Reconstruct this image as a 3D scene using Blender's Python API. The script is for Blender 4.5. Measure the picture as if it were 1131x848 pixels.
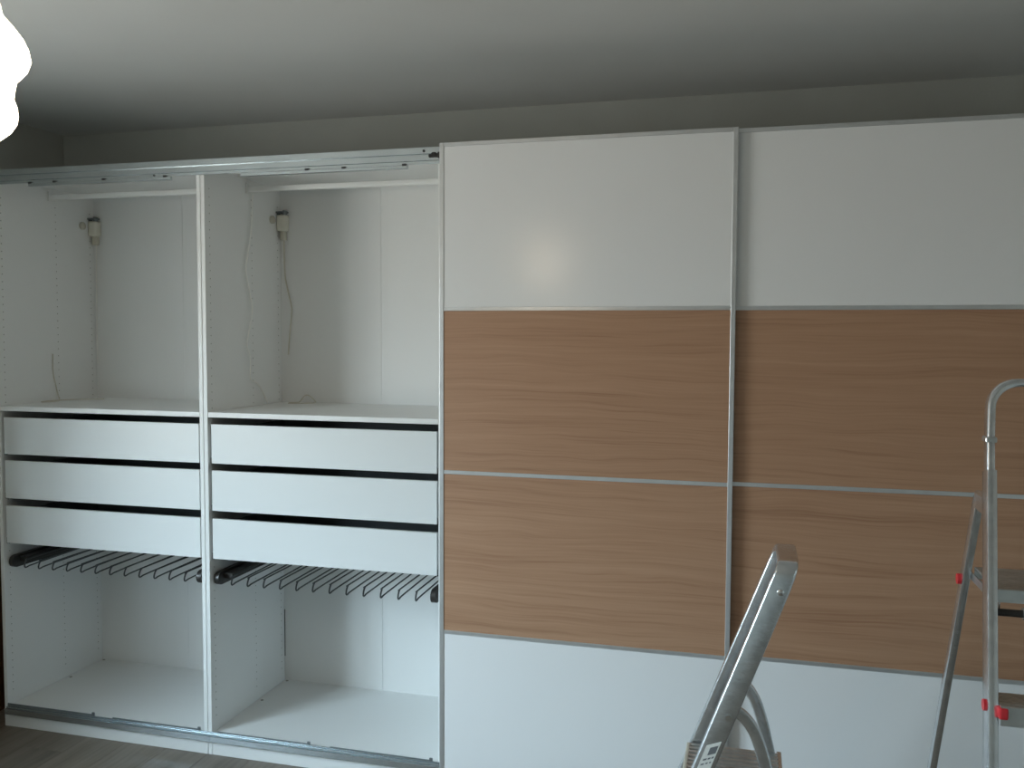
import bpy, bmesh, math, random
from mathutils import Vector, Matrix

random.seed(7)
for o in list(bpy.data.objects):
    bpy.data.objects.remove(o, do_unlink=True)
scene = bpy.context.scene
COL = scene.collection

# ------------------------------------------------------------------ camera
CAM = Vector((3.0764, -3.0808, 1.6924))
YAW, PITCH, ROLL, FPX = 0.2588, -0.0546, 0.0042, 984.34
fwd = Vector((-math.sin(YAW) * math.cos(PITCH), math.cos(YAW) * math.cos(PITCH), math.sin(PITCH)))
rgt = Vector((math.cos(YAW), math.sin(YAW), 0))
upv = rgt.cross(fwd)
r2 = math.cos(ROLL) * rgt + math.sin(ROLL) * upv
u2 = -math.sin(ROLL) * rgt + math.cos(ROLL) * upv
cam_data = bpy.data.cameras.new('camera')
cam = bpy.data.objects.new('camera', cam_data)
COL.objects.link(cam)
m = Matrix((r2, u2, -fwd)).transposed().to_4x4()
m.translation = CAM
cam.matrix_world = m
cam_data.sensor_width = 36.0
cam_data.lens = FPX / 1131.0 * 36.0
cam_data.clip_start = 0.02
scene.camera = cam

# ------------------------------------------------------------------ world, light, exposure
scene.view_settings.view_transform = 'Standard'
scene.view_settings.look = 'None'
scene.view_settings.gamma = 1.0
scene.view_settings.use_curve_mapping = False
scene.view_settings.exposure = 0.0

WALL_X, WALL_Y, CEIL = -0.156, 0.60, 2.65       # left wall, back wall, ceiling
ROOM_X, ROOM_Y = 4.60, -4.30                      # right wall, rear wall
WY0, WY1, WZ0, WZ1, WT = -3.00, -1.27, 0.85, 2.15, 0.30   # window opening in the left wall

world = bpy.data.worlds.new('daylight')
scene.world = world
world.use_nodes = True
nt = world.node_tree
nt.nodes.clear()
wo = nt.nodes.new('ShaderNodeOutputWorld')
bg = nt.nodes.new('ShaderNodeBackground')
tc = nt.nodes.new('ShaderNodeTexCoord')
sx = nt.nodes.new('ShaderNodeSeparateXYZ')
rp = nt.nodes.new('ShaderNodeValToRGB')
mr = nt.nodes.new('ShaderNodeMapRange')
mr.inputs['From Min'].default_value = -1
mr.inputs['From Max'].default_value = 1
nt.links.new(tc.outputs['Generated'], sx.inputs[0])
nt.links.new(sx.outputs['Z'], mr.inputs['Value'])
nt.links.new(mr.outputs[0], rp.inputs[0])
cr = rp.color_ramp
cr.elements[0].position = 0.0
cr.elements[0].color = (0.235, 0.22, 0.205, 1)          # ground outdoors
cr.elements[1].position = 1.0
cr.elements[1].color = (0.62, 0.80, 1.0, 1)           # overcast sky
for pos, c in ((0.47, (0.285, 0.268, 0.258, 1)), (0.54, (0.39, 0.435, 0.48, 1)), (0.63, (0.68, 0.845, 1.0, 1))):
    e = cr.elements.new(pos)
    e.color = c
nt.links.new(rp.outputs[0], bg.inputs['Color'])
bg.inputs['Strength'].default_value = 43.5
nt.links.new(bg.outputs[0], wo.inputs['Surface'])

pl = bpy.data.lights.new('window_portal', 'AREA')       # guides daylight sampling through the opening
pl.shape = 'RECTANGLE'
pl.size, pl.size_y = WZ1 - WZ0, WY1 - WY0
pl.cycles.is_portal = True
po = bpy.data.objects.new('window_portal', pl)
COL.objects.link(po)
po.location = (WALL_X - WT + 0.01, (WY0 + WY1) / 2, (WZ0 + WZ1) / 2)
po.rotation_euler = (0, -math.pi / 2, 0)

# ------------------------------------------------------------------ materials
def principled(name, color, rough=0.5, metal=0.0, spec=0.5, coat=0.0):
    mt = bpy.data.materials.new(name)
    mt.use_nodes = True
    b = mt.node_tree.nodes['Principled BSDF']
    b.inputs['Base Color'].default_value = (*color, 1)
    b.inputs['Roughness'].default_value = rough
    b.inputs['Metallic'].default_value = metal
    b.inputs['Specular IOR Level'].default_value = spec
    b.inputs['Coat Weight'].default_value = coat
    return mt

def N(mt, t, **kw):
    n = mt.node_tree.nodes.new(t)
    for k, v in kw.items():
        setattr(n, k, v)
    return n

def L(mt, a, b):
    mt.node_tree.links.new(a, b)

def mottled(name, c1, c2, scale, rough, bump=0.0, metal=0.0, bscale=None, spec=0.5):
    mt = principled(name, c1, rough, metal, spec)
    b = mt.node_tree.nodes['Principled BSDF']
    t = N(mt, 'ShaderNodeTexCoord')
    n = N(mt, 'ShaderNodeTexNoise')
    n.inputs['Scale'].default_value = scale
    n.inputs['Detail'].default_value = 6
    L(mt, t.outputs['Object'], n.inputs['Vector'])
    r = N(mt, 'ShaderNodeValToRGB')
    r.color_ramp.elements[0].position = 0.3
    r.color_ramp.elements[1].position = 0.7
    r.color_ramp.elements[0].color = (*c1, 1)
    r.color_ramp.elements[1].color = (*c2, 1)
    L(mt, n.outputs['Fac'], r.inputs[0])
    L(mt, r.outputs[0], b.inputs['Base Color'])
    if bump:
        n2 = N(mt, 'ShaderNodeTexNoise')
        n2.inputs['Scale'].default_value = bscale or scale * 8
        n2.inputs['Detail'].default_value = 4
        L(mt, t.outputs['Object'], n2.inputs['Vector'])
        bp = N(mt, 'ShaderNodeBump')
        bp.inputs['Strength'].default_value = bump
        bp.inputs['Distance'].default_value = 0.002
        L(mt, n2.outputs['Fac'], bp.inputs['Height'])
        L(mt, bp.outputs[0], b.inputs['Normal'])
    return mt

def wood(name, dark, mid, light, axis_scale, rough, random_amount=3.0, tint=0.0, fine=1.0):
    """streaked grain; axis_scale = noise scale along object x, y, z (small along the grain)"""
    mt = principled(name, mid, rough)
    b = mt.node_tree.nodes['Principled BSDF']
    t = N(mt, 'ShaderNodeTexCoord')
    oi = N(mt, 'ShaderNodeObjectInfo')
    mul = N(mt, 'ShaderNodeMath', operation='MULTIPLY')
    mul.inputs[1].default_value = 37.0 * random_amount
    L(mt, oi.outputs['Random'], mul.inputs[0])
    off = N(mt, 'ShaderNodeVectorMath', operation='ADD')
    L(mt, t.outputs['Object'], off.inputs[0])
    L(mt, mul.outputs[0], off.inputs[1])
    # slow warp so that the streaks bend into long flames
    wn = N(mt, 'ShaderNodeTexNoise')
    wn.inputs['Scale'].default_value = 1.0
    wn.inputs['Detail'].default_value = 2
    mp0 = N(mt, 'ShaderNodeMapping')
    mp0.inputs['Scale'].default_value = [1.6 if s < 3 else 4.5 for s in axis_scale]
    L(mt, off.outputs[0], mp0.inputs['Vector'])
    L(mt, mp0.outputs[0], wn.inputs['Vector'])
    wsc = N(mt, 'ShaderNodeVectorMath', operation='SCALE')
    wsc.inputs['Scale'].default_value = 0.085
    L(mt, wn.outputs['Color'], wsc.inputs[0])
    add = N(mt, 'ShaderNodeVectorMath', operation='ADD')
    L(mt, off.outputs[0], add.inputs[0])
    L(mt, wsc.outputs[0], add.inputs[1])
    mp = N(mt, 'ShaderNodeMapping')
    mp.inputs['Scale'].default_value = axis_scale
    L(mt, add.outputs[0], mp.inputs['Vector'])
    n1 = N(mt, 'ShaderNodeTexNoise')
    n1.inputs['Scale'].default_value = 1.0
    n1.inputs['Detail'].default_value = 5
    n1.inputs['Roughness'].default_value = 0.62
    L(mt, mp.outputs[0], n1.inputs['Vector'])
    mp2 = N(mt, 'ShaderNodeMapping')
    mp2.inputs['Scale'].default_value = [s * (3.2 if s < 3 else 5.0) for s in axis_scale]
    L(mt, add.outputs[0], mp2.inputs['Vector'])
    n2 = N(mt, 'ShaderNodeTexNoise')
    n2.inputs['Scale'].default_value = 1.0
    n2.inputs['Detail'].default_value = 3
    L(mt, mp2.outputs[0], n2.inputs['Vector'])
    mx = N(mt, 'ShaderNodeMix', data_type='FLOAT')
    mx.inputs[0].default_value = 0.32 * fine
    L(mt, n1.outputs['Fac'], mx.inputs[2])
    L(mt, n2.outputs['Fac'], mx.inputs[3])
    r = N(mt, 'ShaderNodeValToRGB')
    r.color_ramp.elements[0].position = 0.33
    r.color_ramp.elements[0].color = (*dark, 1)
    r.color_ramp.elements[1].position = 0.68
    r.color_ramp.elements[1].color = (*light, 1)
    e = r.color_ramp.elements.new(0.47)
    e.color = (*mid, 1)
    L(mt, mx.outputs[0], r.inputs[0])
    out = r.outputs[0]
    if tint:
        hs = N(mt, 'ShaderNodeHueSaturation')
        m2 = N(mt, 'ShaderNodeMapRange')
        m2.inputs['To Min'].default_value = 1 - tint
        m2.inputs['To Max'].default_value = 1 + tint
        L(mt, oi.outputs['Random'], m2.inputs['Value'])
        L(mt, m2.outputs[0], hs.inputs['Value'])
        L(mt, out, hs.inputs['Color'])
        out = hs.outputs[0]
    L(mt, out, b.inputs['Base Color'])
    bp = N(mt, 'ShaderNodeBump')
    bp.inputs['Strength'].default_value = 0.08
    bp.inputs['Distance'].default_value = 0.001
    L(mt, mx.outputs[0], bp.inputs['Height'])
    L(mt, bp.outputs[0], b.inputs['Normal'])
    return mt

def emitter(name, color, strength):
    mt = principled(name, (0.9, 0.9, 0.88), 0.4)
    b = mt.node_tree.nodes['Principled BSDF']
    b.inputs['Emission Color'].default_value = (*color, 1)
    b.inputs['Emission Strength'].default_value = strength
    return mt

def thin_glass(name):
    mt = bpy.data.materials.new(name)
    mt.use_nodes = True
    nt_ = mt.node_tree
    nt_.nodes.clear()
    o = nt_.nodes.new('ShaderNodeOutputMaterial')
    tr = nt_.nodes.new('ShaderNodeBsdfTransparent')
    tr.inputs[0].default_value = (0.94, 0.97, 0.96, 1)
    gl = nt_.nodes.new('ShaderNodeBsdfGlossy')
    gl.inputs['Roughness'].default_value = 0.02
    mx = nt_.nodes.new('ShaderNodeMixShader')
    mx.inputs[0].default_value = 0.07
    nt_.links.new(tr.outputs[0], mx.inputs[1])
    nt_.links.new(gl.outputs[0], mx.inputs[2])
    nt_.links.new(mx.outputs[0], o.inputs[0])
    return mt

M = {}
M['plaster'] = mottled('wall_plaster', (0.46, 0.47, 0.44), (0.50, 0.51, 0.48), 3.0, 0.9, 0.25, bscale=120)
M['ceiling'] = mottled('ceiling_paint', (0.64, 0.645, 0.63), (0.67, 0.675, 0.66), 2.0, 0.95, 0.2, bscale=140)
M['carcass'] = mottled('white_foil', (0.845, 0.85, 0.835), (0.86, 0.865, 0.85), 1.2, 0.42)
M['door_white'] = mottled('white_lacquer', (0.84, 0.84, 0.84), (0.86, 0.86, 0.86), 1.0, 0.22)
M['drawer_white'] = mottled('white_drawer_foil', (0.78, 0.80, 0.80), (0.80, 0.82, 0.82), 1.0, 0.38)
M['back'] = mottled('white_back_board', (0.815, 0.815, 0.80), (0.835, 0.835, 0.82), 1.5, 0.55)
M['oak'] = wood('stained_oak_veneer', (0.325, 0.168, 0.095), (0.415, 0.232, 0.136), (0.475, 0.280, 0.172), (0.9, 3.0, 34.0), 0.46, fine=1.3)
M['laminate'] = wood('grey_oak_laminate', (0.12, 0.094, 0.07), (0.185, 0.152, 0.118), (0.25, 0.21, 0.17), (11.0, 0.8, 3.0), 0.45, tint=0.14)
M['brown_streaks'] = wood('dark_brown_streaked', (0.05, 0.022, 0.01), (0.09, 0.04, 0.018), (0.13, 0.06, 0.028), (9.0, 9.0, 0.8), 0.4)
M['alu_door'] = mottled('satin_aluminium', (0.68, 0.69, 0.70), (0.74, 0.75, 0.76), 20, 0.35, metal=0.85)
M['alu_rail'] = mottled('rail_aluminium', (0.58, 0.63, 0.65), (0.64, 0.69, 0.71), 8, 0.27, metal=0.95)
M['alu_ladder'] = mottled('worn_aluminium', (0.62, 0.64, 0.66), (0.80, 0.82, 0.84), 30, 0.24, 0.15, metal=0.95, bscale=90)
M['alu_tread'] = mottled('ribbed_aluminium', (0.56, 0.57, 0.56), (0.70, 0.71, 0.70), 25, 0.34, 0.2, metal=0.9, bscale=120)
M['rack_metal'] = mottled('black_brown_metal', (0.035, 0.032, 0.030), (0.05, 0.046, 0.042), 40, 0.4, metal=0.3)
M['wire'] = mottled('dark_grey_wire', (0.07, 0.075, 0.075), (0.10, 0.105, 0.105), 40, 0.35, metal=0.6)
M['drawer_shade'] = mottled('shade_grey_drawer_side', (0.19, 0.205, 0.21), (0.23, 0.245, 0.25), 10, 0.5)  # interior shade put into the box colour, keeps the gaps between drawer fronts dark
M['black'] = mottled('black_plastic', (0.018, 0.018, 0.018), (0.03, 0.03, 0.03), 60, 0.45)
M['stop_grey'] = mottled('grey_steel_strip', (0.16, 0.18, 0.19), (0.22, 0.24, 0.25), 30, 0.4, metal=0.5)
M['hole'] = principled('drilled_hole_brown', (0.30, 0.285, 0.25), 0.8)
M['beige'] = mottled('aged_beige_plastic', (0.74, 0.72, 0.62), (0.78, 0.75, 0.66), 25, 0.45)
M['beige_dark'] = mottled('darker_beige_plastic', (0.54, 0.51, 0.43), (0.60, 0.57, 0.48), 25, 0.5)
M['cord_white'] = mottled('white_cable', (0.88, 0.87, 0.83), (0.90, 0.89, 0.85), 60, 0.4)
M['cord_beige'] = mottled('beige_cable', (0.62, 0.59, 0.50), (0.67, 0.63, 0.54), 60, 0.5)
M['red'] = mottled('red_plastic', (0.60, 0.02, 0.03), (0.70, 0.04, 0.05), 50, 0.35)
M['rubber'] = mottled('black_rubber', (0.03, 0.03, 0.03), (0.05, 0.05, 0.05), 50, 0.7)
M['paper'] = principled('white_sticker_paper', (0.78, 0.78, 0.74), 0.6)
M['print'] = principled('grey_sticker_print', (0.16, 0.17, 0.18), 0.6)
M['lamp'] = emitter('glowing_opal_glass', (1.0, 0.80, 0.58), 13.0)
M['chrome'] = principled('brushed_chrome', (0.7, 0.7, 0.7), 0.2, 1.0)
M['glass'] = thin_glass('window_glass')
M['frame_white'] = mottled('white_window_paint', (0.78, 0.78, 0.76), (0.8, 0.8, 0.78), 5, 0.4)

# ------------------------------------------------------------------ mesh helpers
class MB:
    def __init__(self):
        self.bm = bmesh.new()

    def box(self, x0, x1, y0, y1, z0, z1, bevel=0.0, seg=2, mat=None):
        vs = [self.bm.verts.new((x, y, z)) for x in (x0, x1) for y in (y0, y1) for z in (z0, z1)]
        fs = []
        for idx in ((0, 1, 3, 2), (4, 6, 7, 5), (0, 4, 5, 1), (2, 3, 7, 6), (0, 2, 6, 4), (1, 5, 7, 3)):
            fs.append(self.bm.faces.new([vs[i] for i in idx]))
        if bevel > 0:
            es = list({e for f in fs for e in f.edges})
            r = bmesh.ops.bevel(self.bm, geom=es, offset=bevel, segments=seg, affect='EDGES', profile=0.5)
            vs = list({v for f in r['faces'] for v in f.verts} | {v for v in vs if v.is_valid})
        if mat is not None:
            bmesh.ops.transform(self.bm, matrix=mat, verts=vs)
        return self

    def prism(self, poly, a0, a1, axis='x'):
        """extrude a polygon given in the two other axes along axis"""
        def P(u, v, a):
            return {'x': (a, u, v), 'y': (u, a, v), 'z': (u, v, a)}[axis]
        A = [self.bm.verts.new(P(u, v, a0)) for u, v in poly]
        B = [self.bm.verts.new(P(u, v, a1)) for u, v in poly]
        n = len(poly)
        self.bm.faces.new(A[::-1])
        self.bm.faces.new(B)
        for i in range(n):
            self.bm.faces.new([A[i], A[(i + 1) % n], B[(i + 1) % n], B[i]])
        return self

    def tube(self, pts, rad, sides=8, closed=False, ref=None, prof=None):
        """sweep a round (rad) or given profile [(a,b)] along points; ref = reference direction for a"""
        pts = [Vector(p) for p in pts]
        n = len(pts)
        rings = []
        prev = None
        for i, p in enumerate(pts):
            if closed:
                t = (pts[(i + 1) % n] - pts[i - 1])
            else:
                t = (pts[min(i + 1, n - 1)] - pts[max(i - 1, 0)])
            t.normalize()
            if ref is not None:
                a = Vector(ref)
            elif prev is None:
                a = Vector((0, 0, 1)) if abs(t.z) < 0.9 else Vector((1, 0, 0))
            else:
                a = prev
            a = (a - a.dot(t) * t).normalized()
            prev = a
            b = t.cross(a)
            if prof:
                ring = [p + a * u + b * v for u, v in prof]
            else:
                r = rad[i] if isinstance(rad, (list, tuple)) else rad
                ring = [p + (a * math.cos(2 * math.pi * k / sides) + b * math.sin(2 * math.pi * k / sides)) * r for k in range(sides)]
            rings.append([self.bm.verts.new(q) for q in ring])
        k = len(rings[0])
        for i in range(n if closed else n - 1):
            A, B = rings[i], rings[(i + 1) % n]
            for j in range(k):
                self.bm.faces.new([A[j], A[(j + 1) % k], B[(j + 1) % k], B[j]])
        if not closed:
            self.bm.faces.new(rings[0][::-1])
            self.bm.faces.new(rings[-1])
        return self

    def lathe(self, prof, seg=32, center=(0, 0, 0), lobes=0, amp=0.0):
        c = Vector(center)
        rings = []
        for r, z in prof:
            rings.append([self.bm.verts.new(c + Vector((r * math.cos(2 * math.pi * k / seg), r * math.sin(2 * math.pi * k / seg), z))) for k in range(seg)])
        for A, B in zip(rings[:-1], rings[1:]):
            for k in range(seg):
                self.bm.faces.new([A[k], A[(k + 1) % seg], B[(k + 1) % seg], B[k]])
        self.bm.faces.new(rings[0][::-1])
        self.bm.faces.new(rings[-1])
        return self

    def cyl(self, p0, p1, r, sides=12):
        return self.tube([p0, p1], r, sides)

    def mesh(self, name, mat, smooth=False):
        bmesh.ops.recalc_face_normals(self.bm, faces=self.bm.faces)
        me = bpy.data.meshes.new(name)
        self.bm.to_mesh(me)
        self.bm.free()
        me.materials.append(mat)
        if smooth:
            for p in me.polygons:
                p.use_smooth = True
            try:
                me.set_sharp_from_angle(angle=math.radians(40))
            except Exception:
                pass
        return me

    def build(self, name, mat, parent=None, smooth=False):
        return link(name, self.mesh(name, mat, smooth), parent)

def link(name, data, parent=None):
    o = bpy.data.objects.new(name, data)
    COL.objects.link(o)
    if parent is not None:
        o.parent = parent
    return o

def tag(o, label=None, cat=None, group=None, kind=None):
    if label: o['label'] = label
    if cat: o['category'] = cat
    if group: o['group'] = group
    if kind: o['kind'] = kind
    return o

def thing(name, loc, label, cat, group=None, rz=0.0):
    o = link(name, None)
    o.location = loc
    o.rotation_euler = (0, 0, rz)
    o.empty_display_size = 0.1
    return tag(o, label, cat, group)

def rrect(w, h, r, n=3):
    """rounded rectangle profile, centred"""
    out = []
    for cx, cy, a0 in ((w / 2 - r, h / 2 - r, 0), (-w / 2 + r, h / 2 - r, 90), (-w / 2 + r, -h / 2 + r, 180), (w / 2 - r, -h / 2 + r, 270)):
        for k in range(n + 1):
            a = math.radians(a0 + 90 * k / n)
            out.append((cx + r * math.cos(a), cy + r * math.sin(a)))
    return out

def smooth_path(pts, n=8):
    """Catmull-Rom through points"""
    P = [Vector(p) for p in pts]
    P = [2 * P[0] - P[1]] + P + [2 * P[-1] - P[-2]]
    out = []
    for i in range(1, len(P) - 2):
        for k in range(n):
            t = k / n
            a, b, c, d = P[i - 1], P[i], P[i + 1], P[i + 2]
            out.append(0.5 * ((2 * b) + (c - a) * t + (2 * a - 5 * b + 4 * c - d) * t * t + (3 * b - a - 3 * c + d) * t ** 3))
    out.append(P[-2])
    return out

# ------------------------------------------------------------------ the setting
def struct(o):
    o['kind'] = 'structure'
    return o

# floor with single laminate boards running towards the wardrobe
fl = struct(MB().box(WALL_X - 0.3, ROOM_X + 0.2, ROOM_Y - 0.2, WALL_Y + 0.2, -0.10, -0.010).build('floor', M['laminate']))
PW, PL = 0.192, 1.285
def plank_mesh(w, l):
    b = MB()
    g, c = 0.0003, 0.0008
    bm = b.bm
    lo = [bm.verts.new(p) for p in ((g, g, -0.012), (w - g, g, -0.012), (w - g, l - g, -0.012), (g, l - g, -0.012))]
    mi = [bm.verts.new((v.co.x, v.co.y, -c)) for v in lo]
    hi = [bm.verts.new(p) for p in ((g + c, g + c, 0), (w - g - c, g + c, 0), (w - g - c, l - g - c, 0), (g + c, l - g - c, 0))]
    bm.faces.new(hi)
    for A, B in ((lo, mi), (mi, hi)):
        for i in range(4):
            bm.faces.new([A[i], A[(i + 1) % 4], B[(i + 1) % 4], B[i]])
    return b.mesh('plank', M['laminate'])
cache = {}
x = WALL_X
row = 0
while x < ROOM_X - 0.001:
    w = min(PW, ROOM_X - x)
    y = ROOM_Y - [0.0, 0.52, 0.98, 0.27, 0.76][row % 5]
    while y < WALL_Y - 0.001:
        y0, y1 = max(y, ROOM_Y), min(y + PL, WALL_Y)
        if y1 - y0 > 0.02:
            key = (round(w, 3), round(y1 - y0, 3))
            if key not in cache:
                cache[key] = plank_mesh(*key)
            p = link('plank', cache[key], fl)
            p.location = (x, y0, 0)
        y += PL
    x += PW
    row += 1

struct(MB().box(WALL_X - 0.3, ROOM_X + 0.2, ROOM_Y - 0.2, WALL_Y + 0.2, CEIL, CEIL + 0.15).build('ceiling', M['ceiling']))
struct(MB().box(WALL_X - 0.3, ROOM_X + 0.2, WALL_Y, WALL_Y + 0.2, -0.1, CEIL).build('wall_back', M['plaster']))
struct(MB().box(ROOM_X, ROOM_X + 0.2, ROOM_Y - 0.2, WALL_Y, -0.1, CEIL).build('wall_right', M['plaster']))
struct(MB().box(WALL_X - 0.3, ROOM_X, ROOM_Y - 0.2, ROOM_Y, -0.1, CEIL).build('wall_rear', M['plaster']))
wl = MB()
X0, X1 = WALL_X - WT, WALL_X
wl.box(X0, X1, WY1, WALL_Y, -0.1, CEIL)
wl.box(X0, X1, ROOM_Y, WY0, -0.1, CEIL)
wl.box(X0, X1, WY0, WY1, -0.1, WZ0)
wl.box(X0, X1, WY0, WY1, WZ1, CEIL)
struct(wl.build('wall_left', M['plaster']))
# dark brown strip low on the left wall, in the gap beside the wardrobe
struct(MB().box(WALL_X, WALL_X + 0.018, -0.10, 0.42, 0.0, 1.55, 0.003).build('brown_strip_1', M['brown_streaks']))

# window in the left wall
wf = MB()
fx0, fx1 = X0 + 0.03, X0 + 0.09
wf.box(fx0, fx1, WY0, WY0 + 0.07, WZ0, WZ1, 0.004)
wf.box(fx0, fx1, WY1 - 0.07, WY1, WZ0, WZ1, 0.004)
wf.box(fx0, fx1, WY0 + 0.07, WY1 - 0.07, WZ0, WZ0 + 0.07, 0.004)
wf.box(fx0, fx1, WY0 + 0.07, WY1 - 0.07, WZ1 - 0.07, WZ1, 0.004)
ym = (WY0 + WY1) / 2
wf.box(fx0, fx1, ym - 0.05, ym + 0.05, WZ0 + 0.07, WZ1 - 0.07, 0.004)
win = struct(wf.build('window_1', M['frame_white']))
for a, b_ in ((WY0 + 0.07, ym - 0.05), (ym + 0.05, WY1 - 0.07)):
    MB().box(X0 + 0.055, X0 + 0.061, a, b_, WZ0 + 0.07, WZ1 - 0.07).build('pane', M['glass'], win)
MB().box(X0 + 0.09, X1 + 0.03, WY0 - 0.0, WY1, WZ0 - 0.03, WZ0, 0.004).build('window_sill', M['frame_white'], win)

# ------------------------------------------------------------------ wardrobe units
T = 0.018
FH = 2.361       # unit height
ZB = 0.088       # top of the bottom panel
ZS = 1.384       # top of the shelf
D_IN = 0.585     # face of the back board
def disc_rows(x, sgn):
    b = MB()
    bm = b.bm
    for y in (0.032, 0.340, 0.557):
        z = 0.15
        while z < 2.28:
            ok = not (ZS - 0.03 < z < ZS + 0.01)
            if ok:
                vs = [bm.verts.new((x + sgn * 0.0004, y + 0.0024 * math.cos(k * math.pi / 3), z + 0.0024 * math.sin(k * math.pi / 3))) for k in range(6)]
                wv = [bm.verts.new((x - sgn * 0.001, v.co.y, v.co.z)) for v in vs]
                bm.faces.new(vs if sgn > 0 else vs[::-1])
                for k in range(6):
                    bm.faces.new([vs[k], vs[(k + 1) % 6], wv[(k + 1) % 6], wv[k]])
            z += 0.032
    return b

MESH = {}
def get(key, fn):
    if key not in MESH:
        MESH[key] = fn()
    return MESH[key]

def box_mesh(key, dims, mat, bevel=0.001):
    return get(key, lambda: MB().box(*dims, bevel, 1).mesh(key, mat))

def carcass(root, full):
    for side in (0, 1):
        k = 'side_panel_%d' % side
        xx = (0.0012, T) if side == 0 else (1 - T, 0.9988)
        sp = link('side_panel', box_mesh(k, (*xx, 0, 0.588, 0, FH), M['carcass']), root)
        if full:
            h = link('pin_holes', get('holes%d' % side, lambda: disc_rows(T if side == 0 else 1 - T, 1 if side == 0 else -1).mesh('pin_holes', M['hole'])), sp)
            h['kind'] = 'stuff'
    link('top_panel', box_mesh('top', (T, 1 - T, 0.002, 0.585, FH - T, FH), M['carcass']), root)
    link('bottom_panel', box_mesh('bottom', (T, 1 - T, 0.002, 0.585, ZB - T, ZB), M['carcass']), root)
    link('plinth', box_mesh('plinth', (T, 1 - T, 0.001, 0.017, 0, ZB - T), M['carcass']), root)
    # the back board folds along a seam down the middle
    link('back_panel', box_mesh('back_a', (T, 0.5072, D_IN, 0.590, 0.02, FH - 0.004), M['back'], 0.0004), root)
    link('back_panel', box_mesh('back_b', (0.5078, 1 - T, D_IN, 0.590, 0.02, FH - 0.004), M['back'], 0.0004), root)
    link('back_seam', box_mesh('back_c', (0.504, 0.511, 0.588, 0.5915, 0.02, FH - 0.004), M['back'], 0.0), root)

def drawer(root, z0, z1):
    d = link('drawer', get('dfront%.3f' % (z1 - z0), lambda: MB().box(0.028, 0.972, 0.008, 0.024, 0, z1 - z0, 0.0012, 2).mesh('drawer_front', M['drawer_white'])), root)
    d.location = (0, 0, z0)
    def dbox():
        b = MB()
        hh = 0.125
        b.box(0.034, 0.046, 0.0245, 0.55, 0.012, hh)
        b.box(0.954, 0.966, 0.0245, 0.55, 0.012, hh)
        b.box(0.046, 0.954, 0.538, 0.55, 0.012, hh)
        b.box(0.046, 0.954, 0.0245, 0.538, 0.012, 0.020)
        return b.mesh('drawer_box', M['drawer_shade'])
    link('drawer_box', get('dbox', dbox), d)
    def runner():
        b = MB()
        for xx in ((T + 0.0006, 0.0335), (0.9665, 1 - T - 0.0006)):
            b.box(*xx, 0.012, 0.52, -0.006, 0.028, 0.001, 1)
        return b
    for k, xx in enumerate(((T + 0.0006, 0.0275), (0.9725, 1 - T - 0.0006))):
        link('runner', get('runner%d' % k, lambda: MB().box(*xx, 0.016, 0.52, -0.004, 0.022, 0.001, 1).mesh('runner', M['black'])), d)
    return d

RZ = 0.70
def wire_loop():
    # a bent wire finger: two long wires joined by a rounded tip at the front
    pts = [(0, 0.50, RZ + 0.026), (0, 0.075, RZ + 0.024), (0, 0.045, RZ + 0.021), (0, 0.034, RZ + 0.010),
           (0, 0.030, RZ - 0.003), (0, 0.034, RZ - 0.010), (0, 0.046, RZ - 0.010), (0, 0.10, RZ - 0.006), (0, 0.50, RZ + 0.002)]
    return MB().tube(smooth_path(pts, 3), 0.0032, 6).mesh('wire_loop', M['wire'], True)

def trouser_rack(root):
    def body():
        b = MB()
        # side rails with rounded front ends
        for x0 in (T + 0.006, 1 - T - 0.040):
            poly = []
            cy, cz, hh = 0.045, RZ + 0.012, 0.026
            for k in range(9):
                a = math.pi / 2 + math.pi * k / 8
                poly.append((cy + hh * math.cos(a), cz + hh * math.sin(a)))
            poly += [(0.53, cz - hh), (0.53, cz + hh)]
            b.prism(poly, x0, x0 + 0.020, 'x')
        # inner slide along the near rail, front and rear cross bars carrying the wires
        b.box(T + 0.025, T + 0.066, 0.06, 0.53, RZ + 0.006, RZ + 0.030, 0.002, 1)
        b.box(T + 0.021, 1 - T - 0.025, 0.49, 0.52, RZ - 0.006, RZ + 0.034, 0.002, 1)
        return b.mesh('trouser_rack', M['rack_metal'], True)
    r = link('trouser_rack', get('rack', body), root)
    for i in range(12):
        wv = link('wire_loop', get('loop', wire_loop), r)
        wv.location = (0.096 + 0.0713 * i, 0, 0)
    return r

def hanging_rod(root):
    link('hanging_rod', get('rod', lambda: MB().tube([(T + 0.004, 0.31, 2.303), (1 - T - 0.004, 0.31, 2.303)], 0, prof=rrect(0.024, 0.015, 0.007, 4), ref=(0, 0, 1)).mesh('hanging_rod', M['carcass'], True)), root)
    for k, xx in enumerate(((T, T + 0.008), (1 - T - 0.008, 1 - T))):
        link('rod_bracket', get('rodbr%d' % k, lambda: MB().box(*xx, 0.296, 0.324, 2.284, 2.330, 0.002, 2).mesh('rod_bracket', M['carcass'])), root)

DZ = ((1.180, 1.336), (0.991, 1.152), (0.798, 0.959))
def open_unit(x, label):
    root = thing('wardrobe_unit', (x, 0, 0), label, 'wardrobe', 'open white wardrobe units')
    carcass(root, True)
    link('shelf', box_mesh('shelf', (T + 0.0008, 1 - T - 0.0008, 0.001, 0.584, ZS - 0.020, ZS), M['carcass'], 0.0012), root)
    hanging_rod(root)
    for z0, z1 in DZ:
        drawer(root, z0, z1)
    trouser_rack(root)
    for (px, py) in ((0.040, 0.345), (0.036, 0.572), (0.962, 0.345), (0.962, 0.572)):
        c = link('cam_cover', get('cam', lambda: MB().lathe([(0.0065, 0.0), (0.0065, 0.0008), (0.004, 0.0014)], 10).mesh('cam_cover', M['hole'])), root)
        c.location = (px, py, ZB)
    return root

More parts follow.
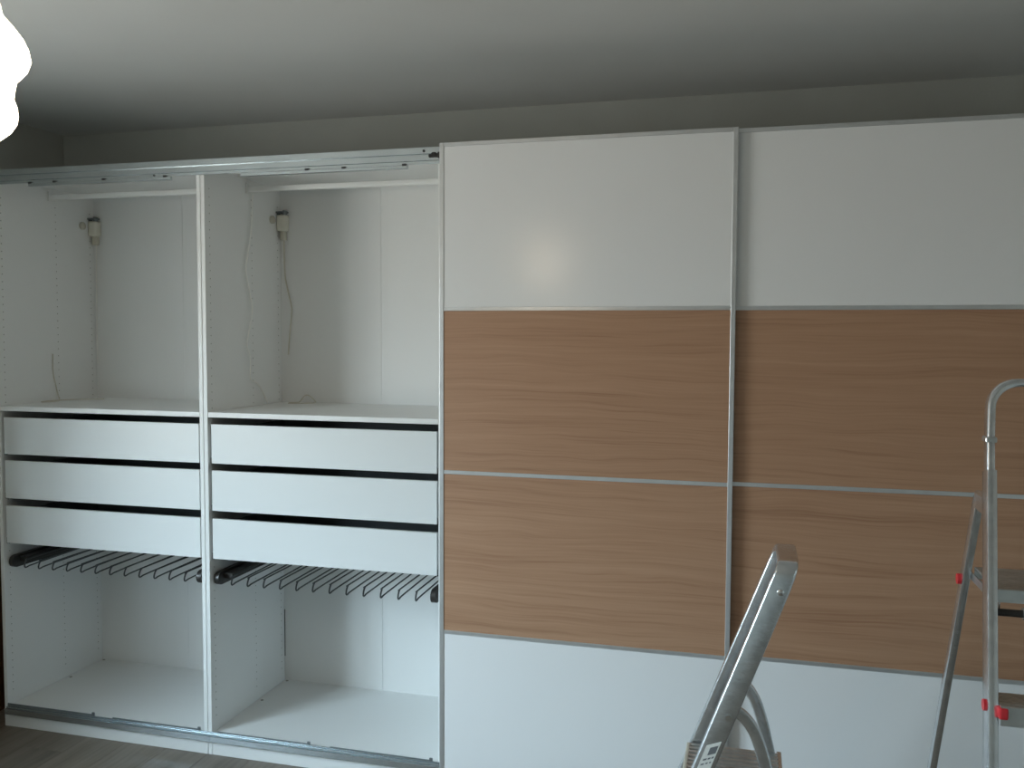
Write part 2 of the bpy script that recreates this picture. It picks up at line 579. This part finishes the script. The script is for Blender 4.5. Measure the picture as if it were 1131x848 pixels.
unit_a = open_unit(0.0, 'open white wardrobe unit beside the left wall, its drawers partly in shade')
unit_b = open_unit(1.0, 'open white wardrobe unit next to the sliding doors with a white cord inside')
tag(MB().box(T + 0.0005, T + 0.0040, 0.5842, 0.5849, 0.20, 0.42).build('back_gap', M['black'], unit_b))
for x_, lb in ((2.0, 'closed white wardrobe unit behind the front sliding door'), (3.0, 'closed white wardrobe unit behind the rear sliding door')):
    r_ = thing('wardrobe_unit', (x_, 0, 0), lb, 'wardrobe', 'closed white wardrobe units')
    carcass(r_, False)

# ------------------------------------------------------------------ rails
tr = thing('top_rail', (0, 0, 2.309), 'long aluminium sliding door rail along the top of the wardrobe', 'rail')
prof = [(-0.0005, 0.001), (-0.008, 0.001), (-0.008, 0.011), (-0.012, 0.013), (-0.012, 0.030), (-0.0065, 0.0315), (-0.0065, 0.035),
        (-0.0145, 0.0365), (-0.0145, 0.058), (-0.013, 0.060), (0.03, 0.060), (0.03, 0.0530), (-0.0005, 0.0530)]
MB().prism(prof, 0.0, 4.02, 'x').build('rail_profile', M['alu_rail'], tr)
for a, b_ in ((0.205, 0.878), (1.185, 1.868)):
    s = MB().box(a, b_, -0.0155, -0.001, -0.0145, -0.0010, 0.0015, 1).build('damper_strip', M['alu_rail'], tr)
    for t in (0.0, 0.18, 0.53, 0.95) if a < 1 else (0.40, 0.62, 0.97):
        xx = a + (b_ - a) * t + 0.008
        MB().box(xx - 0.008, xx + 0.008, -0.0165, -0.010, -0.004, 0.004, 0.001, 1).build('clip', M['black'], s)
for xx in (0.80,):
    MB().cyl((xx, -0.0105, 0.006), (xx, -0.0075, 0.006), 0.004, 8).build('screw', M['black'], tr)
rb = MB()
rb.box(1.950, 2.004, -0.0175, -0.0115, 0.022, 0.034, 0.002, 1)
rb.box(1.962, 1.978, -0.0190, -0.0115, 0.028, 0.040, 0.002, 1)
rb.box(1.985, 2.004, -0.0190, -0.0115, 0.018, 0.040, 0.002, 1)
rb.build('roller_carriage', M['black'], tr)
MB().cyl((1.932, -0.0165, 0.046), (1.932, -0.0140, 0.046), 0.005, 10).build('screw', M['black'], tr)

br = thing('bottom_rail', (0, 0, 0.073), 'grey aluminium sliding door rail along the foot of the wardrobe', 'rail')
bp_ = [(-0.001, -0.013), (-0.018, -0.013), (-0.0195, -0.011), (-0.0195, 0.010), (-0.0165, 0.012), (-0.0155, 0.006), (-0.0130, 0.006), (-0.0120, 0.018),
       (-0.0095, 0.018), (-0.0085, 0.008), (-0.0060, 0.008), (-0.0050, 0.023), (-0.001, 0.023)]
for a, b_ in ((0.022, 1.0170), (1.0190, 2.01), (2.011, 4.02)):
    MB().prism(bp_, a, b_, 'x').build('rail_section', M['alu_rail'], br)
for a, b_, hh in ((0.022, 0.462, 0.030), (0.551, 0.967, 0.028), (1.046, 1.454, 0.027), (1.539, 1.959, 0.027)):
    s = MB().box(a, b_, -0.005, -0.0012, 0.0232, hh, 0.0008, 1).build('stop_strip', M['stop_grey'], br)
    MB().box(b_ - 0.012, b_, -0.006, 0.000, 0.0235, hh + 0.008, 0.001, 1).build('stop_tip', M['stop_grey'], s)

# ------------------------------------------------------------------ sliding doors
DT, DH = 2.369, 0.5841
def sliding_door(x0, x1, yf, label):
    root = thing('sliding_door', ((x0 + x1) / 2, yf + 0.011, DT - 4 * DH), label, 'sliding door', 'two-tone sliding doors')
    hw = (x1 - x0) / 2
    H = 4 * DH
    ST, BR = 0.016, 0.014
    y0, y1 = -0.011, 0.011
    link('stile', MB().box(-hw, -hw + ST, y0, y1, 0, H, 0.0015, 2).mesh('stile', M['alu_door']), root)
    link('stile', MB().box(hw - ST, hw, y0, y1, 0, H, 0.0015, 2).mesh('stile', M['alu_door']), root)
    MB().box(-hw + ST, hw - ST, y0, y1, H - BR, H, 0.001, 1).build('top_bar', M['alu_door'], root)
    MB().box(-hw + ST, hw - ST, y0, y1, 0, BR, 0.001, 1).build('bottom_bar', M['alu_door'], root)
    for k in (1, 2, 3):
        o = MB().box(-hw + ST, hw - ST, y0 + 0.0006, y1, -BR / 2, BR / 2, 0.001, 1).build('divider_bar', M['alu_door'], root)
        o.location = (0, 0, k * DH)
    for k in range(4):
        white = k in (0, 3)
        z0 = k * DH + (BR if k == 0 else BR / 2)
        z1 = (k + 1) * DH - (BR if k == 3 else BR / 2)
        o = MB().box(-hw + ST, hw - ST, y0 + 0.003, y1 - 0.004, -(z1 - z0) / 2, (z1 - z0) / 2).build('white_panel' if white else 'oak_panel', M['door_white'] if white else M['oak'], root)
        o.location = (0, 0, (z0 + z1) / 2)
        o['label'] = 'glossy white panel' if white else 'stained oak panel with horizontal grain'
    return root
sliding_door(2.0098, 3.0341, -0.068, 'front sliding door of white and oak panels, right beside the open wardrobe units')
sliding_door(2.995, 4.020, -0.0425, 'rear sliding door of white and oak panels, behind the taller ladder')

# ------------------------------------------------------------------ small electrical bits inside the units
def adapter(x, label, with_lace):
    root = thing('cable_box', (x + T, 0.555, 2.10), label, 'cable box', 'cable boxes in the wardrobe corners')
    MB().box(0.0005, 0.046, -0.012, 0.0295, 0.055, 0.128, 0.008, 3).build('box_body', M['beige'], root, True)
    b = MB()
    b.box(0.002, 0.050, -0.016, 0.014, 0.134, 0.142, 0.001, 1)
    b.box(0.004, 0.014, -0.010, 0.006, 0.127, 0.135)
    b.box(0.036, 0.048, -0.018, 0.006, 0.126, 0.146, 0.002, 1)
    b.build('clip', M['stop_grey'], root)
    b = MB()
    b.lathe([(0.018, 0.0), (0.018, 0.010), (0.012, 0.014)], 16)
    bmesh.ops.rotate(b.bm, cent=(0, 0, 0), matrix=Matrix.Rotation(math.pi / 2, 3, 'Y'), verts=b.bm.verts)
    bmesh.ops.translate(b.bm, vec=(0.0004, -0.050, 0.100), verts=b.bm.verts)
    b.build('round_plate', M['beige_dark'], root, True)
    MB().box(0.012, 0.036, 0.002, 0.026, 0.015, 0.056, 0.003, 2).build('strain_relief', M['beige_dark'], root, True)
    if with_lace:
        pts = [(0.024, 0.018, 0.02), (0.022, 0.022, -0.06), (0.026, 0.024, -0.16), (0.052, 0.025, -0.27), (0.055, 0.025, -0.31), (0.045, 0.025, -0.40), (0.036, 0.025, -0.50)]
        MB().tube(smooth_path(pts, 6), 0.0035, 6).build('cable', M['cord_beige'], root, True)
    else:
        pts = [(0.024, 0.018, 0.02), (0.018, 0.022, -0.10), (0.014, 0.024, -0.30), (0.012, 0.025, -0.55)]
        MB().tube(smooth_path(pts, 6), 0.0025, 6).build('cable', M['cord_white'], root, True)
    return root
adapter(0.0, 'small beige cable box high in the corner of the unit beside the left wall', False)
adapter(1.0, 'small beige cable box with hanging cable in the unit next to the doors', True)

def on_panel(x, pts, r, name, label, mat, cat):
    z0 = min(p[1] for p in pts)
    P = [(x + T + r + 0.009, y, z) for y, z in pts]
    sp = [Vector((q.x, q.y, max(q.z, ZS + r + 0.001))) for q in smooth_path(P, 6)]
    o = MB().tube(sp, r, 6).build(name, mat, None, True)
    return tag(o, label, cat)
on_panel(1.0, [(0.335, 2.285), (0.329, 2.246), (0.320, 2.13), (0.290, 2.03), (0.274, 1.955), (0.305, 1.86), (0.319, 1.785), (0.290, 1.70), (0.274, 1.65), (0.299, 1.592),
               (0.299, 1.504), (0.340, 1.487), (0.378, 1.461), (0.415, 1.42), (0.436, ZS + 0.004)], 0.0030, 'white_cord',
         'thin white cord hanging crookedly down the wardrobe divider', M['cord_white'], 'cord')
c = MB()
P = [(T + 0.005, 0.300, 1.60), (T + 0.004, 0.300, 1.52), (T + 0.005, 0.318, 1.44), (T + 0.012, 0.325, ZS + 0.006), (T + 0.05, 0.27, ZS + 0.004), (T + 0.03, 0.20, ZS + 0.004),
     (T + 0.02, 0.26, ZS + 0.005), (T + 0.05, 0.36, ZS + 0.004), (T + 0.16, 0.44, ZS + 0.004)]
tag(c.tube([Vector((q.x, q.y, max(q.z, ZS + 0.0035))) for q in smooth_path(P, 6)], 0.0025, 6).build('beige_cord', M['cord_beige'], None, True), 'beige cord trailing onto the shelf beside the left wall', 'cord')
c = MB()
P = [(1.10, 0.50, ZS + 0.004), (1.13, 0.53, ZS + 0.004), (1.15, 0.545, ZS + 0.03), (1.17, 0.55, ZS + 0.035), (1.20, 0.55, ZS + 0.012), (1.21, 0.52, ZS + 0.004), (1.16, 0.48, ZS + 0.004), (1.11, 0.47, ZS + 0.004)]
tag(c.tube([Vector((q.x, q.y, max(q.z, ZS + 0.0035))) for q in smooth_path(P, 6)], 0.0025, 6).build('looped_cord', M['cord_beige'], None, True), 'loop of beige cord lying at the back of the shelf under the hanging cable', 'cord')

# ------------------------------------------------------------------ pendant lamp
LC = CAM + 1.335 * (fwd + ((-30 - 565.5) / FPX) * rgt)
lamp = thing('pendant_lamp', (LC.x, LC.y, CEIL), 'glowing white opal glass pendant lamp with bulging tiers', 'lamp')
S = 1.335 / FPX
def pz(v):      # height of an image row at the lamp, relative to the ceiling
    return CAM.z + 1.335 * (fwd.z - (v - 424) / FPX * upv.z) - CEIL
prof_px = [(166, 4), (163, 20), (156, 34), (147, 44), (138, 49.5), (129, 51), (120, 50), (111, 47), (100, 48.5), (91, 50.5), (86, 55), (78, 61.5), (68, 65), (57, 63), (46, 58), (35, 50), (25, 41), (21, 38.5),
           (10, 36), (0, 33), (-14, 30), (-28, 26), (-40, 20), (-46, 16)]
MB().lathe([(r * S, pz(v)) for v, r in prof_px], 40).build('glass_shade', M['lamp'], lamp, True)
zt = pz(-46)
MB().lathe([(0.022, zt - 0.004), (0.022, zt + 0.03), (0.012, zt + 0.045), (0.006, zt + 0.05)], 20).build('lamp_holder', M['chrome'], lamp, True)
MB().cyl((0, 0, zt + 0.045), (0, 0, -0.02), 0.0035, 8).build('lamp_cord', M['cord_white'], lamp, True)
MB().lathe([(0.010, -0.035), (0.045, -0.022), (0.050, -0.0005)], 24).build('ceiling_rose', M['chrome'], lamp, True)

# ------------------------------------------------------------------ stepladders
def stringer_path(pts, prof, mat, name, parent, ref):
    return MB().tube(pts, 0, prof=prof, ref=ref).build(name, mat, parent, True)

def tread(parent, x0, x1, y0, y1, z, name='tread', th=0.028):
    b = MB()
    b.box(x0, x1, y0, y1, z - 0.005, z - 0.002)
    n = max(4, int((y1 - y0) / 0.013))
    for i in range(n):       # anti-slip ribs
        a = y0 + (y1 - y0) * (i + 0.15) / n
        b.box(x0, x1, a, a + (y1 - y0) / n * 0.7, z - 0.002, z)
    b.box(x0, x1, y0 - 0.002, y0 + 0.002, z - th, z - 0.001)
    b.box(x0, x1, y1 - 0.002, y1 + 0.002, z - th, z - 0.001)
    return b.build(name, M['alu_tread'], parent)

# --- taller ladder, parallel to the wardrobe: local x = width, local y = towards the wardrobe
sf, sr, tp = 0.27, 0.38, 0.03
ZP = 1.158
XC, YC, W2 = 3.585 + 0.19, -1.003, 0.19        # centre of the platform's front edge, half width there
lad = thing('step_ladder', (XC, YC, 0), 'taller aluminium stepladder with hoop handle and red plugs by the oak door', 'ladder')
def fy(z): return sf * (z - ZP)
def fxw(z): return W2 - tp * (z - ZP)
def ry(z): return 0.205 - sr * (z - ZP)
prof_s = rrect(0.048, 0.020, 0.004, 2)
for s in (-1, 1):
    stringer_path([(s * fxw(z), fy(z), z) for z in (0.02, 0.5, 1.0, 1.40)], prof_s, M['alu_ladder'], 'stringer', lad, (0, 1, 0))
    MB().box(s * fxw(0.02) - 0.014, s * fxw(0.02) + 0.014, fy(0.02) - 0.030, fy(0.02) + 0.030, 0.0, 0.045, 0.004, 2).build('rubber_foot', M['rubber'], lad)
    xo = s * (W2 + 0.004)
    stringer_path([(s * (fxw(z) + 0.0), ry(z), z) for z in (0.02, 0.5, 1.0, 1.325)], rrect(0.030, 0.018, 0.004, 2), M['alu_ladder'], 'rear_leg', lad, (0, 1, 0))
    MB().box(s * fxw(0.02) - 0.013, s * fxw(0.02) + 0.013, ry(0.02) - 0.022, ry(0.02) + 0.022, 0.0, 0.04, 0.004, 2).build('rubber_foot', M['rubber'], lad)
    MB().box(s * fxw(1.32) - 0.0085, s * fxw(1.32) + 0.0085, fy(1.32) + 0.016, ry(1.32) + 0.006, 1.300, 1.345, 0.006, 2).build('hinge', M['alu_ladder'], lad)
# hoop handle
hz0, hz1, hr = 1.385, 1.592, 0.060
hx = fxw(1.49)
pts = []
for z in (hz0, 1.46):
    pts.append((-fxw(z), fy(z), z))
for k in range(9):
    a = math.pi - (math.pi / 2) * k / 8
    z = hz1 - hr + hr * math.sin(a)
    pts.append((-fxw(hz1) + hr + hr * math.cos(a), fy(z), z))
for k in range(9):
    a = math.pi / 2 - (math.pi / 2) * k / 8
    z = hz1 - hr + hr * math.sin(a)
    pts.append((fxw(hz1) - hr + hr * math.cos(a), fy(z), z))
for z in (1.46, hz0):
    pts.append((fxw(z), fy(z), z))
MB().tube(pts, 0, prof=rrect(0.032, 0.017, 0.006, 3), ref=(0, 1, 0)).build('hoop_handle', M['alu_ladder'], lad, True)
for s in (-1, 1):
    MB().box(s * fxw(1.47) - 0.0115, s * fxw(1.47) + 0.0115, fy(1.47) - 0.019, fy(1.47) + 0.017, 1.462, 1.474, 0.002, 1).build('clamp', M['alu_tread'], lad)
# platform, treads, bolts
p_ = tread(lad, -W2 + 0.012, W2 - 0.012, -0.005, 0.185, ZP, 'platform')
for s in (-1, 1):
    MB().box(s * (W2 - 0.0105) - 0.0015, s * (W2 - 0.0105) + 0.0015, 0.0, 0.225, ZP - 0.036, ZP - 0.018).build('platform_arm', M['alu_tread'], lad)
    b = MB()
    b.prism([(0.004, ZP - 0.004), (0.004, ZP - 0.058), (0.030, ZP - 0.058), (0.085, ZP - 0.004)], s * (W2 - 0.020) - 0.0015, s * (W2 - 0.020) + 0.0015, 'x')
    b.build('bracket', M['alu_ladder'], lad)
    b = MB().cyl((s * (fxw(ZP - 0.04) + 0.009), ry(ZP - 0.04), ZP - 0.040), (s * (fxw(ZP - 0.04) + 0.017), ry(ZP - 0.04), ZP - 0.040), 0.013, 12)
    b.build('red_plug', M['red'], lad, True)
MB().cyl((-W2 + 0.012, -0.012, ZP - 0.048), (W2 - 0.012, -0.012, ZP - 0.048), 0.008, 10).build('cross_bar', M['rack_metal'], lad, True)
MB().cyl((-W2 + 0.060, -0.012, ZP - 0.048), (-W2 + 0.110, -0.012, ZP - 0.048), 0.013, 12).build('cross_bar_sleeve', M['alu_ladder'], lad, True)
for i in range(1, 5):
    z = ZP - 0.218 * i
    w_ = fxw(z)
    tread(lad, -w_ + 0.0105, w_ - 0.0105, fy(z) - 0.040, fy(z) + 0.040, z, 'tread', 0.040)
    for s in (-1, 1):
        MB().cyl((s * (w_ + 0.0095), fy(z) - 0.008, z - 0.012), (s * (w_ + 0.016), fy(z) - 0.008, z - 0.012), 0.012, 12).build('red_plug', M['red'], lad, True)
        a0, a1 = sorted((s * (w_ - 0.006), s * (w_ - 0.024)))
        MB().box(a0, a1, fy(z) - 0.046, fy(z) - 0.024, z - 0.027, z - 0.003, 0.004, 2).build('red_end_cap', M['red'], lad)
for z in (0.35,):
    MB().cyl((-fxw(z), ry(z), z), (fxw(z), ry(z), z), 0.009, 10).build('rear_brace', M['alu_ladder'], lad, True)

# --- lower ladder, seen from its side: local x = width (away from the camera), local y = towards its rear
A2 = math.radians(15)
rg = Vector((math.cos(YAW), math.sin(YAW), 0))
fg = Vector((-math.sin(YAW), math.cos(YAW), 0))
wdir = fg * math.cos(A2) + rg * math.sin(A2)
ndir = rg * math.cos(A2) - fg * math.sin(A2)
def at(u, v, d):
    return CAM + d * (fwd + ((u - 565.5) / FPX) * r2 - ((v - 424) / FPX) * u2)
Pn = at(801, 790, 2.30)                      # hinge bolt on the near stringer
W2b = 0.130
base = Pn + wdir * W2b
# local axes must be right handed: x = ndir (rear), y = wdir (width)
rz2 = math.atan2(ndir.y, ndir.x)
lad2 = thing('step_ladder', (base.x, base.y, 0), 'low aluminium step stool ladder with ribbed platform and curved rear legs', 'ladder', None, rz2)
zb2 = Pn.z
s2, tp2 = 0.375, 0.045
def gx(z): return s2 * (z - zb2)
def gw(z): return W2b - tp2 * (z - zb2)
ZT2 = 1.112
zc = ZT2 - 0.030
prof2 = rrect(0.054, 0.026, 0.006, 3)
pts = [(gx(z), -gw(z), z) for z in (0.03, 0.4, 0.8, zc)]
hr = 0.028
def arc(sgn):
    out = []
    for k in range(1, 8):
        a = (math.pi / 2) * k / 8
        z = zc + hr * math.sin(a)
        out.append((gx(z), sgn * (gw(zc) - hr + hr * math.cos(a)), z))
    return out
top = arc(-1) + [(gx(ZT2), -gw(zc) + hr + 0.005, zc + hr), (gx(ZT2), gw(zc) - hr - 0.005, zc + hr)] + arc(1)[::-1]
for s in (-1, 1):
    stringer_path([(gx(z), s * gw(z), z) for z in (0.03, 0.4, 0.8, zc - 0.012)], prof2, M['alu_ladder'], 'stringer', lad2, (1, 0, 0))
    MB().box(gx(0.03) - 0.034, gx(0.03) + 0.034, s * gw(0.03) - 0.017, s * gw(0.03) + 0.017, 0.0, 0.05, 0.005, 2).build('rubber_foot', M['rubber'], lad2)
hp = [(gx(z), -gw(z), z) for z in (zc - 0.028, zc)] + top + [(gx(z), gw(z), z) for z in (zc, zc - 0.028)]
MB().tube(hp, 0, prof=rrect(0.0525, 0.0245, 0.006, 3), ref=(1, 0, 0)).build('hoop_handle', M['alu_ladder'], lad2, True)
for s in (-1, 1):
    yw = s * (W2b - 0.018)
    lp = [(0.012, yw, zb2 + 0.012), (0.044, yw, zb2 - 0.004), (0.072, yw, zb2 - 0.040), (0.092, yw, zb2 - 0.092), (0.107, yw, zb2 - 0.15), (0.128, yw * 1.03, zb2 - 0.25),
          (0.175, yw * 1.15, 0.20), (0.215, yw * 1.22, 0.02)]
    MB().tube(smooth_path(lp, 6), 0, prof=rrect(0.032, 0.014, 0.005, 3), ref=(1, 0, 0)).build('rear_leg', M['alu_ladder'], lad2, True)
    MB().box(0.215 - 0.018, 0.215 + 0.018, yw * 1.22 - 0.013, yw * 1.22 + 0.013, 0.0, 0.04, 0.004, 2).build('rubber_foot', M['rubber'], lad2)
    a0, a1 = (W2b + 0.0125, W2b + 0.0165)
    b = MB().cyl((0.008, s * a0, zb2), (0.008, s * a1, zb2), 0.008, 12)
    b.build('hinge_bolt', M['chrome'], lad2, True)
    zq = zc - 0.035
    MB().lathe([(0.0085, 0.0), (0.0085, 0.003), (0.005, 0.0055)], 12).build('rivet', M['chrome'], lad2, True).matrix_local = Matrix.Translation((gx(zq) + 0.006, s * (gw(zq) + 0.0128), zq)) @ Matrix.Rotation(-s * math.pi / 2, 4, 'X')
ZP2 = zb2 - 0.198
gp = gx(ZP2)
# platform ribs run across its depth
b = MB()
py0, py1 = -(gw(ZP2) - 0.015), gw(ZP2) - 0.015
px0, px1 = gp - 0.030, gp + 0.215
b.box(px0, px1, py0, py1, ZP2 - 0.006, ZP2 - 0.003)
nr = 11
for i in range(nr):
    a = py0 + (py1 - py0) * (i + 0.15) / nr
    b.box(px0, px1, a, a + (py1 - py0) / nr * 0.55, ZP2 - 0.003, ZP2 + 0.002)
b.box(px0, px1, py0, py0 + 0.003, ZP2 - 0.032, ZP2 - 0.003)
b.box(px0, px1, py1 - 0.003, py1, ZP2 - 0.032, ZP2 - 0.003)
b.build('platform', M['alu_tread'], lad2)
MB().box(px1 - 0.004, px1 + 0.010, py0 - 0.006, py1 + 0.006, ZP2 - 0.036, ZP2 + 0.002, 0.003, 2).build('platform_edge', M['alu_ladder'], lad2)
MB().box(px0 - 0.008, px0 + 0.004, py0, py1, ZP2 - 0.036, ZP2 + 0.001, 0.003, 2).build('platform_nosing', M['beige_dark'], lad2)
for z in (ZP2 - 0.22,):
    w_ = gw(z) - 0.014
    bb = MB()
    bb.box(gx(z) - 0.045, gx(z) + 0.045, -w_, w_, z - 0.006, z - 0.003)
    for i in range(6):
        a = gx(z) - 0.045 + 0.015 * i
        bb.box(a + 0.002, a + 0.012, -w_, w_, z - 0.003, z)
    bb.box(gx(z) - 0.047, gx(z) - 0.043, -w_, w_, z - 0.035, z - 0.001)
    bb.box(gx(z) + 0.043, gx(z) + 0.047, -w_, w_, z - 0.035, z - 0.001)
    bb.build('tread', M['alu_tread'], lad2)
# paper sticker on the near stringer, following its slope
def sticker(name, mat, parent, c0, c1, a0, a1, lift):
    """c = distance down from the bolt along the stringer, a = across its face"""
    dz = -1 / math.sqrt(1 + s2 * s2)
    dx = dz * s2
    b = MB()
    vs = []
    for off in (lift, lift - 0.0008):
        for c_, a_ in ((c0, a0), (c1, a0), (c1, a1), (c0, a1)):
            z = zb2 + c_ * dz + a_ * (-dx)
            xx = c_ * dx + a_ * (-dz)
            vs.append(b.bm.verts.new((xx, -(gw(z) + 0.013 + off), z)))
    f = b.bm.faces
    f.new(vs[0:4]); f.new(vs[4:8][::-1])
    for i in range(4):
        f.new([vs[i], vs[(i + 1) % 4], vs[4 + (i + 1) % 4], vs[4 + i]])
    return b.build(name, mat, parent)
st = sticker('paper_sticker', M['paper'], lad2, 0.075, 0.19, -0.020, 0.020, 0.0012)
sticker('print', M['print'], st, 0.085, 0.107, -0.006, 0.016, 0.0016)
for i, (a, b_) in enumerate(((-0.013, -0.003), (0.0, 0.007), (0.010, 0.016))):
    sticker('print', M['print'], st, 0.116, 0.121, a, b_, 0.0016)
    sticker('print', M['print'], st, 0.130, 0.134, a - 0.001, b_ - 0.002, 0.0016)
